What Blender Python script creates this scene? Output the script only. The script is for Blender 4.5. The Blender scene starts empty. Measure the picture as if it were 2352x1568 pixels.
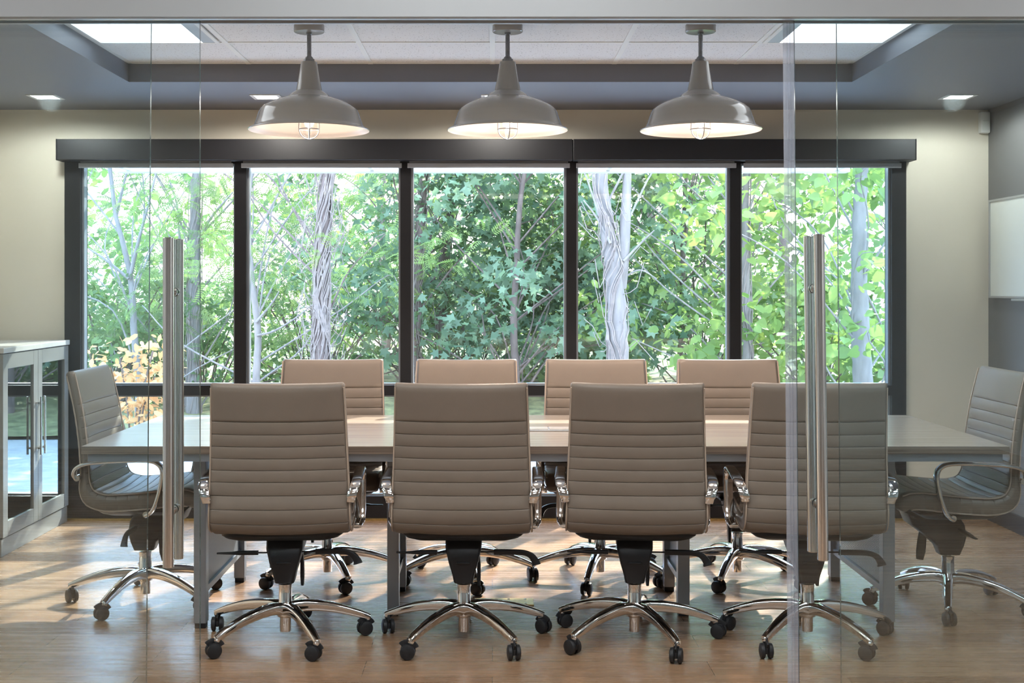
import bpy, bmesh, math, random
import numpy as np
from mathutils import Vector, Matrix

S = bpy.context.scene
C = S.collection
PI = math.pi
# ------------------------------------------------------------------ camera
F, CX, CY, H = 2850.0, 1131.0, 660.0, 1.34      # focal length in pixels, principal point, eye height
cam_d = bpy.data.cameras.new('camera'); cam = bpy.data.objects.new('camera', cam_d); C.objects.link(cam)
cam.location = (0, 0, H); cam.rotation_euler = (PI/2, 0, 0)
cam_d.sensor_width = 36; cam_d.lens = F/2352*36
cam_d.shift_x = (1176-CX)/2352; cam_d.shift_y = -(784-CY)/2352
cam_d.clip_start = 0.05; cam_d.clip_end = 300
S.camera = cam
# ------------------------------------------------------------------ light and exposure
S.view_settings.view_transform = 'Standard'; S.view_settings.look = 'None'
S.view_settings.gamma = 1; S.view_settings.use_curve_mapping = False
S.view_settings.exposure = 0.75
try:
    S.cycles.transparent_max_bounces = 24
except Exception: pass
w = bpy.data.worlds.new('sky'); S.world = w; w.use_nodes = True
nt = w.node_tree; nt.nodes.clear()
wo = nt.nodes.new('ShaderNodeOutputWorld'); bg = nt.nodes.new('ShaderNodeBackground')
tc = nt.nodes.new('ShaderNodeTexCoord'); sx = nt.nodes.new('ShaderNodeSeparateXYZ')
cr = nt.nodes.new('ShaderNodeValToRGB')
cr.color_ramp.elements[0].position = 0.0; cr.color_ramp.elements[0].color = (1.0, .99, .97, 1)
cr.color_ramp.elements[0].position = .10; cr.color_ramp.elements[1].position = 0.27; cr.color_ramp.elements[1].color = (1.5, 2.1, 3.2, 1)
nt.links.new(tc.outputs['Generated'], sx.inputs[0]); nt.links.new(sx.outputs['Z'], cr.inputs[0])
nt.links.new(cr.outputs[0], bg.inputs[0]); nt.links.new(bg.outputs[0], wo.inputs[0])
bg.inputs[1].default_value = 2.6
SUN_EL, SUN_AZ = math.radians(33), math.radians(26)
sd = bpy.data.lights.new('sun', 'SUN'); sd.energy = 11.0; sd.angle = math.radians(0.6); sd.color = (1.0, .93, .82)
so = bpy.data.objects.new('sun', sd); C.objects.link(so)
dv = Vector((-math.sin(SUN_AZ)*math.cos(SUN_EL), -math.cos(SUN_AZ)*math.cos(SUN_EL), -math.sin(SUN_EL)))
so.rotation_euler = dv.to_track_quat('-Z', 'Y').to_euler(); so.location = (6, 14, 9)
LOBBY_E, TROFFER_E, DOWN_E, BULB_W, BULB_E, SPOT_W = 8.5, 16.0, 9.0, 1.1, 3.0, 15.0

# ------------------------------------------------------------------ materials
def srgb(r, g, b):
    f = lambda c: (c/255/12.92) if c/255 <= .04045 else ((c/255+.055)/1.055)**2.4
    return (f(r), f(g), f(b), 1)
def mat(name, col, rough=.5, metal=0.0, spec=.5, noise=0.0, nscale=20, bump=0.0, bscale=200, coat=0.0, stretch=(1,1,1)):
    m = bpy.data.materials.new(name); m.use_nodes = True
    t = m.node_tree; p = t.nodes['Principled BSDF']
    p.inputs['Base Color'].default_value = col; p.inputs['Roughness'].default_value = rough
    p.inputs['Metallic'].default_value = metal; p.inputs['Specular IOR Level'].default_value = spec
    p.inputs['Coat Weight'].default_value = coat
    co = t.nodes.new('ShaderNodeTexCoord'); mp = t.nodes.new('ShaderNodeMapping')
    mp.inputs['Scale'].default_value = stretch
    t.links.new(co.outputs['Object'], mp.inputs[0])
    if noise > 0:
        n = t.nodes.new('ShaderNodeTexNoise'); n.inputs['Scale'].default_value = nscale; n.inputs['Detail'].default_value = 4
        t.links.new(mp.outputs[0], n.inputs['Vector'])
        r = t.nodes.new('ShaderNodeMapRange'); r.inputs[1].default_value = .3; r.inputs[2].default_value = .7
        r.inputs[3].default_value = 1-noise; r.inputs[4].default_value = 1+noise
        t.links.new(n.outputs[0], r.inputs[0])
        x = t.nodes.new('ShaderNodeVectorMath'); x.operation = 'SCALE'; x.inputs[0].default_value = col[:3]
        t.links.new(r.outputs[0], x.inputs['Scale']); t.links.new(x.outputs[0], p.inputs['Base Color'])
    if bump > 0:
        n2 = t.nodes.new('ShaderNodeTexNoise'); n2.inputs['Scale'].default_value = bscale; n2.inputs['Detail'].default_value = 3
        t.links.new(mp.outputs[0], n2.inputs['Vector'])
        b = t.nodes.new('ShaderNodeBump'); b.inputs['Strength'].default_value = bump; b.inputs['Distance'].default_value = .002
        t.links.new(n2.outputs[0], b.inputs['Height']); t.links.new(b.outputs[0], p.inputs['Normal'])
    return m
def emit(name, col, e):
    m = bpy.data.materials.new(name); m.use_nodes = True; t = m.node_tree
    p = t.nodes['Principled BSDF']; p.inputs['Base Color'].default_value = (.8, .8, .8, 1)
    p.inputs['Emission Color'].default_value = col; p.inputs['Emission Strength'].default_value = e
    return m
def glass(name, tint, refl=1.0, ior=1.5):
    m = bpy.data.materials.new(name); m.use_nodes = True; t = m.node_tree; t.nodes.clear()
    o = t.nodes.new('ShaderNodeOutputMaterial'); mx = t.nodes.new('ShaderNodeMixShader')
    tr = t.nodes.new('ShaderNodeBsdfTransparent'); gl = t.nodes.new('ShaderNodeBsdfGlossy')
    fr = t.nodes.new('ShaderNodeFresnel'); ge = t.nodes.new('ShaderNodeNewGeometry')
    ma = t.nodes.new('ShaderNodeMath'); ma.operation = 'MULTIPLY_ADD'
    ma.inputs[1].default_value = (1/ior-ior); ma.inputs[2].default_value = ior
    t.links.new(ge.outputs['Backfacing'], ma.inputs[0]); t.links.new(ma.outputs[0], fr.inputs['IOR'])
    mu = t.nodes.new('ShaderNodeMath'); mu.operation = 'MULTIPLY'; mu.inputs[1].default_value = refl; mu.use_clamp = True
    t.links.new(fr.outputs[0], mu.inputs[0])
    tr.inputs[0].default_value = tint; gl.inputs['Roughness'].default_value = 0.0; gl.inputs[0].default_value = (.97, 1, 1, 1)
    t.links.new(mu.outputs[0], mx.inputs[0]); t.links.new(tr.outputs[0], mx.inputs[1]); t.links.new(gl.outputs[0], mx.inputs[2])
    t.links.new(mx.outputs[0], o.inputs[0])
    return m
M = {}
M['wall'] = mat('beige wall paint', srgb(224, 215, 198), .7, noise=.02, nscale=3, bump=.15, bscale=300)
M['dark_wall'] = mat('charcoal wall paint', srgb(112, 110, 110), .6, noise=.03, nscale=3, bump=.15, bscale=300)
M['soffit'] = mat('dark grey soffit paint', srgb(114, 116, 124), .5, noise=.02, nscale=4)
M['header'] = mat('pale grey header paint', srgb(152, 152, 151), .55, noise=.01, nscale=3)
M['lobbywall'] = mat('lobby wall paint', srgb(205, 208, 208), .7, noise=.02)
M['base'] = mat('dark baseboard', srgb(48, 50, 56), .45)
M['bronze'] = mat('dark bronze window frame', srgb(28, 27, 30), .42, .3, noise=.05)
M['cassette'] = mat('black shade cassette', srgb(26, 25, 29), .5, noise=.04)
M['shade'] = mat('grey shade fabric', srgb(120, 122, 128), .8)
M['hem'] = mat('grey hem bar', srgb(165, 167, 172), .4, .5)
M['alu'] = mat('silver powder coat', srgb(150, 154, 160), .35, .55, noise=.02)
M['alul'] = mat('silver track', srgb(185, 186, 188), .3, .6)
M['chrome'] = mat('polished chrome', (.80, .79, .78, 1), .06, 1.0)
M['steel'] = mat('brushed stainless steel', (.74, .72, .70, 1), .16, 1.0, noise=.38, nscale=40, stretch=(5, 5, .004))  # colour streaks: brushed grain plus imitated light and dark reflections
M['leather'] = mat('taupe upholstery', srgb(122, 110, 99), .42, spec=.45, noise=.03, nscale=14, bump=.12, bscale=500)
M['piping'] = mat('taupe piping', srgb(172, 154, 138), .4)
M['black'] = mat('black plastic', (.012, .012, .014, 1), .38, spec=.4)
M['rubber'] = mat('black nylon castor', (.016, .016, .018, 1), .45, spec=.4)
M['enamel'] = mat('grey enamel', srgb(154, 152, 149), .18, spec=.5, coat=.4, noise=.01)
M['white_enamel'] = mat('white enamel inside', (.86, .82, .78, 1), .3)
M['galv'] = mat('galvanised stem', srgb(130, 132, 136), .35, .8, noise=.15, nscale=80)
M['bulb'] = emit('lit bulb', (1.0, .82, .66, 1), BULB_E)
M['jar'] = glass('lamp glass jar', (.97, .95, .93, 1))
M['down'] = emit('downlight lens', (1.0, .97, .90, 1), DOWN_E)
M['troffer'] = emit('ceiling light diffuser', (.90, .96, 1.0, 1), TROFFER_E*.12)
M['added_lobbylamp'] = emit('lobby ceiling light', (.88, .95, 1.0, 1), LOBBY_E)
M['white'] = mat('white plastic', srgb(226, 226, 222), .45)
M['whiteboard'] = mat('whiteboard surface', srgb(225, 228, 222), .2, coat=.3)
M['glass'] = glass('window glass', (.975, .985, .98, 1))
M['door_glass'] = glass('door glass', (.94, .98, .995, 1), 1.25)
M['cab_glass'] = glass('cabinet glass', (.30, .42, .43, 1), 3.0)
M['edge'] = mat('green glass edge', srgb(46, 74, 72), .15, coat=.6)
M['cabinet'] = mat('grey cabinet lacquer', srgb(126, 124, 120), .3, noise=.02)
M['cab_in'] = mat('cabinet interior', srgb(96, 116, 118), .6)
M['worktop'] = mat('pale cabinet top', srgb(186, 182, 176), .25, noise=.05, nscale=30)
M['brass'] = mat('brass floor box', srgb(176, 150, 96), .35, .8, noise=.2, nscale=60)
M['asphalt'] = mat('asphalt', srgb(168, 168, 166), .9, noise=.12, nscale=6, bump=.3, bscale=80)
M['grass'] = mat('grass bank', srgb(124, 122, 82), .9, noise=.5, nscale=8, bump=.5, bscale=40)
M['paint'] = mat('white road paint', srgb(225, 225, 222), .8, noise=.05)
M['fascia'] = mat('white awning metal', srgb(214, 220, 224), .5)
M['outside'] = mat('outside wall stucco', srgb(178, 172, 160), .8, noise=.04)
M['bark_pale'] = mat('pale bark', srgb(124, 118, 113), .85, noise=.22, nscale=22, bump=.5, bscale=90, stretch=(1, 1, .2))
M['bark_dark'] = mat('dark bark', srgb(108, 94, 88), .9, noise=.4, nscale=18, bump=1, bscale=60, stretch=(1, 1, .3))
M['vine'] = mat('dry vines', srgb(132, 121, 114), .8, noise=.2)

def floor_mat():
    m = bpy.data.materials.new('wood plank floor'); m.use_nodes = True; t = m.node_tree; N = t.nodes; L = t.links
    p = N['Principled BSDF']; co = N.new('ShaderNodeTexCoord')
    br = N.new('ShaderNodeTexBrick'); br.offset = .37; br.squash = 1
    br.inputs['Scale'].default_value = 1; br.inputs['Brick Width'].default_value = 1.22; br.inputs['Row Height'].default_value = .178
    br.inputs['Mortar Size'].default_value = .0012; br.inputs['Mortar Smooth'].default_value = .1
    br.inputs['Color1'].default_value = srgb(138, 106, 80); br.inputs['Color2'].default_value = srgb(164, 132, 103)
    br.inputs['Mortar'].default_value = srgb(96, 78, 62)
    L.new(co.outputs['Object'], br.inputs['Vector'])
    mp = N.new('ShaderNodeMapping'); mp.inputs['Scale'].default_value = (1.1, 22, 1); L.new(co.outputs['Object'], mp.inputs[0])
    n = N.new('ShaderNodeTexNoise'); n.inputs['Scale'].default_value = 1.6; n.inputs['Detail'].default_value = 7; n.inputs['Roughness'].default_value = .62
    L.new(mp.outputs[0], n.inputs['Vector'])
    mr = N.new('ShaderNodeMapRange'); mr.inputs[1].default_value = .3; mr.inputs[2].default_value = .7; mr.inputs[3].default_value = .80; mr.inputs[4].default_value = 1.16
    L.new(n.outputs[0], mr.inputs[0])
    sc = N.new('ShaderNodeVectorMath'); sc.operation = 'SCALE'; L.new(br.outputs[0], sc.inputs[0]); L.new(mr.outputs[0], sc.inputs['Scale'])
    L.new(sc.outputs[0], p.inputs['Base Color'])
    r2 = N.new('ShaderNodeMapRange'); r2.inputs[1].default_value = .3; r2.inputs[2].default_value = .7; r2.inputs[3].default_value = .20; r2.inputs[4].default_value = .34
    L.new(n.outputs[0], r2.inputs[0]); L.new(r2.outputs[0], p.inputs['Roughness'])
    b = N.new('ShaderNodeBump'); b.inputs['Strength'].default_value = .25; b.inputs['Distance'].default_value = .001
    L.new(n.outputs[0], b.inputs['Height']); L.new(b.outputs[0], p.inputs['Normal'])
    p.inputs['Specular IOR Level'].default_value = .8
    return m
M['floor'] = floor_mat()
def laminate(name, c1, c2, rough, ys=30, axis=0):
    m = bpy.data.materials.new(name); m.use_nodes = True; t = m.node_tree; N = t.nodes; L = t.links
    p = N['Principled BSDF']; co = N.new('ShaderNodeTexCoord'); mp = N.new('ShaderNodeMapping')
    mp.inputs['Scale'].default_value = (1.2, ys, 90); L.new(co.outputs['Object'], mp.inputs[0])
    n = N.new('ShaderNodeTexNoise'); n.inputs['Scale'].default_value = 1.5; n.inputs['Detail'].default_value = 6
    L.new(mp.outputs[0], n.inputs['Vector'])
    cr = N.new('ShaderNodeValToRGB'); cr.color_ramp.elements[0].position = .33; cr.color_ramp.elements[0].color = c1
    cr.color_ramp.elements[1].position = .68; cr.color_ramp.elements[1].color = c2
    L.new(n.outputs[0], cr.inputs[0]); L.new(cr.outputs[0], p.inputs['Base Color'])
    p.inputs['Roughness'].default_value = rough
    return m
M['laminate'] = laminate('grey oak laminate', srgb(144, 132, 120), srgb(166, 155, 142), .23)
M['lam_edge'] = laminate('striped table edge', srgb(92, 80, 70), srgb(138, 122, 108), .4)
def tile_mat():
    m = bpy.data.materials.new('speckled ceiling tile'); m.use_nodes = True; t = m.node_tree; N = t.nodes; L = t.links
    p = N['Principled BSDF']; co = N.new('ShaderNodeTexCoord')
    v = N.new('ShaderNodeTexVoronoi'); v.inputs['Scale'].default_value = 95; L.new(co.outputs['Object'], v.inputs['Vector'])
    n = N.new('ShaderNodeTexNoise'); n.inputs['Scale'].default_value = 150; L.new(co.outputs['Object'], n.inputs['Vector'])
    a = N.new('ShaderNodeMath'); a.operation = 'ADD'; L.new(v.outputs['Distance'], a.inputs[0]); L.new(n.outputs[0], a.inputs[1])
    cr = N.new('ShaderNodeValToRGB'); cr.color_ramp.elements[0].position = .56; cr.color_ramp.elements[0].color = srgb(128, 126, 122)
    cr.color_ramp.elements[1].position = .68; cr.color_ramp.elements[1].color = srgb(224, 225, 226)
    L.new(a.outputs[0], cr.inputs[0]); L.new(cr.outputs[0], p.inputs['Base Color']); p.inputs['Roughness'].default_value = .9
    return m
M['tile'] = tile_mat()
def perf_mat():
    m = bpy.data.materials.new('perforated metal'); m.use_nodes = True; t = m.node_tree; N = t.nodes; L = t.links
    p = N['Principled BSDF']; p.inputs['Base Color'].default_value = srgb(120, 124, 130); p.inputs['Metallic'].default_value = .5; p.inputs['Roughness'].default_value = .4
    co = N.new('ShaderNodeTexCoord'); mp = N.new('ShaderNodeMapping'); mp.inputs['Rotation'].default_value = (math.radians(45), 0, 0)
    mp.inputs['Scale'].default_value = (95, 95, 95); L.new(co.outputs['Object'], mp.inputs[0])
    fr = N.new('ShaderNodeVectorMath'); fr.operation = 'FRACTION'; L.new(mp.outputs[0], fr.inputs[0])
    sb = N.new('ShaderNodeVectorMath'); sb.operation = 'SUBTRACT'; sb.inputs[1].default_value = (.5, .5, .5); L.new(fr.outputs[0], sb.inputs[0])
    ml = N.new('ShaderNodeVectorMath'); ml.operation = 'MULTIPLY'; ml.inputs[1].default_value = (0, 1, 1); L.new(sb.outputs[0], ml.inputs[0])
    le = N.new('ShaderNodeVectorMath'); le.operation = 'LENGTH'; L.new(ml.outputs[0], le.inputs[0])
    lt = N.new('ShaderNodeMath'); lt.operation = 'LESS_THAN'; lt.inputs[1].default_value = .28; L.new(le.outputs['Value'], lt.inputs[0])
    tr = N.new('ShaderNodeBsdfTransparent'); mx = N.new('ShaderNodeMixShader')
    L.new(lt.outputs[0], mx.inputs[0]); L.new(p.outputs[0], mx.inputs[1]); L.new(tr.outputs[0], mx.inputs[2])
    L.new(mx.outputs[0], N['Material Output'].inputs[0])
    return m
M['perf'] = perf_mat()
def leaf_mat():
    m = bpy.data.materials.new('leaves'); m.use_nodes = True; t = m.node_tree; N = t.nodes; L = t.links; N.clear()
    o = N.new('ShaderNodeOutputMaterial'); a = N.new('ShaderNodeAttribute'); a.attribute_name = 'leafcol'
    p = N.new('ShaderNodeBsdfPrincipled'); p.inputs['Roughness'].default_value = .45; p.inputs['Specular IOR Level'].default_value = .35
    tl = N.new('ShaderNodeBsdfTranslucent'); mx = N.new('ShaderNodeMixShader'); mx.inputs[0].default_value = .5
    ml = N.new('ShaderNodeVectorMath'); ml.operation = 'MULTIPLY'; ml.inputs[1].default_value = (1.2, 1.2, 1.0)
    L.new(a.outputs['Color'], p.inputs['Base Color']); L.new(a.outputs['Color'], ml.inputs[0]); L.new(ml.outputs[0], tl.inputs[0])
    L.new(p.outputs[0], mx.inputs[1]); L.new(tl.outputs[0], mx.inputs[2]); L.new(mx.outputs[0], o.inputs[0])
    return m
M['leaf'] = leaf_mat()

# ------------------------------------------------------------------ helpers
def obj(name, bm, m, parent=None, smooth=None, loc=None):
    me = bpy.data.meshes.new(name); bmesh.ops.recalc_face_normals(bm, faces=bm.faces[:]); bm.to_mesh(me); bm.free()
    for k in (m if isinstance(m, (list, tuple)) else [m]): me.materials.append(M[k] if isinstance(k, str) else k)
    o = bpy.data.objects.new(name, me); C.objects.link(o)
    if parent: o.parent = parent
    if loc: o.location = loc
    if smooth is not None:
        for pl in me.polygons: pl.use_smooth = True
        me.set_sharp_from_angle(angle=math.radians(smooth))
    return o
def struct(o):
    o['kind'] = 'structure'; return o
def tag(o, label, cat, group=None, kind=None):
    o['label'] = label; o['category'] = cat
    if group: o['group'] = group
    if kind: o['kind'] = kind
    return o
def thing(name, label, cat, loc=(0, 0, 0), rz=0, group=None):
    o = bpy.data.objects.new(name, None); C.objects.link(o); o.empty_display_size = .1
    o.location = loc; o.rotation_euler = (0, 0, rz); return tag(o, label, cat, group)
def bx(bm, x0, x1, y0, y1, z0, z1, bev=0, mi=0, seg=2):
    vs = [bm.verts.new((x, y, z)) for x in (x0, x1) for y in (y0, y1) for z in (z0, z1)]
    fs = [bm.faces.new([vs[i] for i in q]) for q in ((0,1,3,2),(4,6,7,5),(0,4,5,1),(2,3,7,6),(0,2,6,4),(1,5,7,3))]
    for f in fs: f.material_index = mi
    if bev > 0:
        es = list({e for f in fs for e in f.edges})
        r = bmesh.ops.bevel(bm, geom=es, offset=bev, segments=seg, profile=.5, affect='EDGES', clamp_overlap=True)
        for f in r['faces']: f.material_index = mi
    return bm
def box(x0, x1, y0, y1, z0, z1, bev=0):
    return bx(bmesh.new(), x0, x1, y0, y1, z0, z1, bev)
def lathe(bm, prof, n=32, c=(0, 0, 0), mi=0, cap=True, axis='Z'):
    rings = []
    for r, z in prof:
        ring = []
        for i in range(n):
            a = 2*PI*i/n
            if axis == 'Z': v = (c[0]+r*math.cos(a), c[1]+r*math.sin(a), c[2]+z)
            elif axis == 'X': v = (c[0]+z, c[1]+r*math.cos(a), c[2]+r*math.sin(a))
            else: v = (c[0]+r*math.cos(a), c[1]+z, c[2]+r*math.sin(a))
            ring.append(bm.verts.new(v))
        rings.append(ring)
    for a, b in zip(rings, rings[1:]):
        for i in range(n):
            f = bm.faces.new((a[i], a[(i+1) % n], b[(i+1) % n], b[i])); f.material_index = mi
    if cap:
        for rg in (rings[0], rings[-1]):
            f = bm.faces.new(rg); f.material_index = mi
    return bm
def sweep(bm, pts, sec, up=Vector((0, 0, 1)), scales=None, cap=True, closed=False, mi=0):
    """sweep 2-D section [(a,b)] along pts; a runs sideways (T x up), b along the local normal"""
    P = [Vector(p) for p in pts]; n = len(P); rings = []
    for i, p in enumerate(P):
        if closed: T = P[(i+1) % n]-P[i-1]
        else: T = P[min(i+1, n-1)]-P[max(i-1, 0)]
        T.normalize(); A = T.cross(up)
        if A.length < 1e-4: A = T.cross(Vector((1, 0, 0)))
        A.normalize(); B = A.cross(T).normalized()
        k = scales[i] if scales else 1
        ka, kb = k if isinstance(k, tuple) else (k, k)
        rings.append([bm.verts.new(p+A*a*ka+B*b*kb) for a, b in sec])
    m_ = len(sec)
    pairs = list(zip(rings, rings[1:])) + ([(rings[-1], rings[0])] if closed else [])
    for a, b in pairs:
        for i in range(m_):
            f = bm.faces.new((a[i], a[(i+1) % m_], b[(i+1) % m_], b[i])); f.material_index = mi
    if cap and not closed:
        bm.faces.new(rings[0]).material_index = mi; bm.faces.new(rings[-1]).material_index = mi
    return bm
def circ(r, n=10): return [(r*math.cos(2*PI*i/n), r*math.sin(2*PI*i/n)) for i in range(n)]
def rrect(hw, hh, r, n=3):
    out = []
    for cx, cy, a0 in ((hw-r, hh-r, 0), (-hw+r, hh-r, 90), (-hw+r, -hh+r, 180), (hw-r, -hh+r, 270)):
        for k in range(n+1):
            a = math.radians(a0+90*k/n); out.append((cx+r*math.cos(a), cy+r*math.sin(a)))
    return out
def spline(pts, n):
    """Catmull-Rom through pts"""
    P = [Vector(p) for p in pts]; P = [2*P[0]-P[1]]+P+[2*P[-1]-P[-2]]; out = []
    for i in range(1, len(P)-2):
        for k in range(n):
            t = k/n; a, b, c, d = P[i-1:i+3]
            out.append(.5*((2*b)+(c-a)*t+(2*a-5*b+4*c-d)*t*t+(3*b-a-3*c+d)*t**3))
    out.append(P[-2]); return out

# ------------------------------------------------------------------ room shell
XL, XR, YG, YW, ZS, ZC = -2.90, 2.87, 3.60, 7.18, 2.368, 2.462
struct(obj('floor', box(-4.2, 4.2, -3.2, 7.45, -.12, 0), 'floor'))
WL, WR, WT = -2.466, 2.385, 2.11
bm = bmesh.new()                                                    # window wall with its opening
bx(bm, -4.2, WL, YW, YW+.2, 0, 2.6); bx(bm, WR, 4.2, YW, YW+.2, 0, 2.6); bx(bm, WL, WR, YW, YW+.2, WT, 2.6)
struct(obj('wall_far', bm, 'wall'))
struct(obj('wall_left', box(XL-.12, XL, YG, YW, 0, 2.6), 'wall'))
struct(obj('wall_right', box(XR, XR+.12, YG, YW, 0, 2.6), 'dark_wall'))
struct(obj('baseboard_right', box(XR-.014, XR, YG+.05, YW, 0, .1, .003), 'base'))
struct(obj('baseboard_far', bx(box(WR, XR-.014, YW-.014, YW, 0, .1, .003), -2.9, -2.47, YW-.014, YW, 0, .1), 'base'))
TL, TR, TN, TF = -1.820, 1.80, 4.00, 6.21                           # ceiling tray
ce = struct(obj('ceiling', box(TL-.1, TR+.1, TN-.1, TF+.1, ZC, ZC+.06), 'tile'))
bm = bmesh.new()
for k in (-1.22, -.61, 0, .61, 1.22): bx(bm, k-.012, k+.012, TN, TF, ZC-.005, ZC)
for y in (5.68, 5.07, 4.46): bx(bm, TL, TR, y-.012, y+.012, ZC-.0035, ZC)
for a in ((TL, TL+.02, TN, TF), (TR-.02, TR, TN, TF), (TL, TR, TF-.02, TF), (TL, TR, TN, TN+.02)): bx(bm, *a, ZC-.004, ZC)
obj('ceiling_grid', bm, 'white', ce)
bm = bmesh.new()
for a in ((XL, TL, YG, YW), (TR, XR, YG, YW), (TL, TR, YG, TN), (TL, TR, TF, YW)): bx(bm, *a, ZS, 2.6)
bmesh.ops.remove_doubles(bm, verts=bm.verts[:], dist=1e-5)
struct(obj('trim_1', bm, 'soffit'))
# header over the glass doors and lobby on the camera's side
struct(obj('wall_front', bx(bx(bx(box(-4.2, 4.2, 3.45, 3.47, 2.093, 2.8), -4.2, 4.2, 3.47, YG, 2.115, 2.8), -4.2, -2.9, 3.45, YG, 0, 2.093), 2.87, 4.2, 3.45, YG, 0, 2.093), 'header'))
bm = bmesh.new(); bx(bm, -2.9, 2.87, 3.50, 3.52, 2.098, 2.115, .001); bx(bm, -2.9, 2.87, 3.52, 3.60, 2.108, 2.115); bx(bm, -2.9, 2.87, 3.572, 3.582, 2.100, 2.108)
struct(obj('trim_2', bm, 'alul'))
struct(obj('wall_lobby_left', box(-4.3, -4.2, -3.2, 3.5, 0, 2.8), 'lobbywall'))
struct(obj('wall_lobby_right', box(4.2, 4.3, -3.2, 3.5, 0, 2.8), 'lobbywall'))
struct(obj('wall_lobby_back', box(-4.2, 4.2, -3.3, -3.2, 0, 2.8), 'lobbywall'))
struct(obj('ceiling_lobby', box(-4.2, 4.2, -3.2, 3.45, 2.8, 2.9), 'tile'))
for i, (x, y) in enumerate([(-2.6, 2.6), (0, 2.6), (2.6, 2.6), (-2.6, .95), (0, .95), (2.6, .95)]):  # unseen panels added to brighten lobby and room, kept out of door reflections
    t = thing('added_lobby_light', 'lobby ceiling light panel added on this side of the doors, '+['far left', 'middle', 'far right'][i % 3]+[' near them', ' further away'][i//3], 'ceiling light', (x, y, 2.8), 0, 'added lobby lights')
    bm = bmesh.new()
    for a in ((-.61, .61, -.32, -.30), (-.61, .61, .30, .32), (-.61, -.59, -.3, .3), (.59, .61, -.3, .3)): bx(bm, *a, -.02, 0)
    obj('frame', bm, 'white', t); obj('diffuser', box(-.59, .59, -.3, .3, -.014, -.004), 'added_lobbylamp', t)

# ------------------------------------------------------------------ window ribbon
edges = [WL, -1.452, -.500, .455, 1.400, WR]
stile = [(.091, .034), (.034, .031), (.031, .029), (.029, .0315), (.0315, .083)]
YF0, YF1 = YW-.03, YW+.10
for i in range(5):
    a, b = edges[i], edges[i+1]; sl, sr = stile[i]
    t = bpy.data.objects.new('window_%d' % (i+1), None); C.objects.link(t); t.location = ((a+b)/2, YW, 0); struct(t)
    cx = (a+b)/2; h = (b-a)/2
    bm = bmesh.new()
    bx(bm, -h, -h+sl, -.03, .10, 0, WT); bx(bm, h-sr, h, -.03, .10, 0, WT)
    bx(bm, -h+sl, h-sr, -.025, .10, 2.055, WT); bx(bm, -h+sl, h-sr, -.03, .10, .718, .776); bx(bm, -h+sl, h-sr, -.03, .10, 0, .138)
    obj('window_frame', bm, 'bronze', t)
    bm = bmesh.new()                                                # inner glazing beads
    for (x0, x1) in ((-h+sl, -h+sl+.012), (h-sr-.012, h-sr)):
        bx(bm, x0, x1, .0, .05, .138, .718); bx(bm, x0, x1, .0, .05, .776, 2.055)
    for (z0, z1) in ((.138, .148), (.708, .718), (.776, .786), (2.045, 2.055)): bx(bm, -h+sl+.012, h-sr-.012, .0, .05, z0, z1)
    obj('glazing_bead', bm, 'alu', t)
    obj('window_pane', box(-h+sl+.01, h-sr-.01, .020, .026, .146, .710), 'glass', t)
    obj('window_pane', box(-h+sl+.01, h-sr-.01, .020, .026, .784, 2.047), 'glass', t)
struct(obj('trim_3', box(WL, WR, YW-.05, YW-.03, 0, .012), M['brass']))
for x0, x1, lab in ((-2.479, .457, 'long black roller shade cassette over the three left-hand window bays'),
                    (.459, 2.408, 'shorter black roller shade cassette over the two right-hand window bays')):
    t = thing('shade_cassette', lab, 'window shade cassette', ((x0+x1)/2, YW, 2.065), 0, 'shade cassettes above the windows'); h = (x1-x0)/2
    obj('cassette_cover', box(-h, h, -.125, -.0, 0, .119, .004), 'cassette', t)
    obj('end_cap', box(-h-.004 if x0 < 0 else h, -h if x0 < 0 else h+.004, -.127, 0, -.001, .120, .001), 'cassette', t)
sh = [(-2.372, -1.487, 'first'), (-1.440, -.520, 'second'), (-.487, .444, 'third'), (.480, 1.398, 'fourth'), (1.440, 2.345, 'fifth')]
wn = ['leftmost window bay beside the grey cabinet', 'second window bay, left of the centre bay', 'centre window bay', 'fourth window bay, right of the centre bay', 'rightmost window bay']
for (a, b, nme), wnm in zip(sh, wn):
    t = thing('roller_shade', 'raised grey roller shade in the '+wnm, 'roller shade', ((a+b)/2, YW-.065, 2.065), 0, 'raised roller shades'); h = (b-a)/2
    obj('shade_fabric', box(-h+.01, h-.01, -.001, .001, -.014, .0), 'shade', t)
    obj('hem_bar', box(-h, h, -.006, .006, -.040, -.012, .002), 'hem', t)

# ------------------------------------------------------------------ cabinet on the left
cab = thing('glass_door_cabinet', 'grey low cabinet with two glass doors standing left of the window', 'cabinet', (-2.43, 6.16, 0))
D_ = .955; W_ = .455
bm = bmesh.new()
bx(bm, -W_, -.024, 0, .02, 0, 1.012); bx(bm, -W_, -.024, D_-.02, D_, 0, 1.012); bx(bm, -W_, -W_+.02, .02, D_-.02, 0, 1.012)
bx(bm, -W_+.02, -.024, .02, D_-.02, .09, .11); bx(bm, -W_+.02, -.024, .02, D_-.02, .992, 1.012)
obj('carcass', bm, 'cabinet', cab)
obj('plinth', box(-.05, -.008, .0, D_, 0, .088, .002), 'cabinet', cab)
obj('worktop', box(-W_-.01, .006, -.006, D_+.004, 1.012, 1.040, .003), 'worktop', cab)
obj('shelf', bx(box(-W_+.02, -.04, .02, D_-.02, .40, .42), -W_+.02, -.04, .02, D_-.02, .70, .72), 'cab_in', cab)
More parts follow.
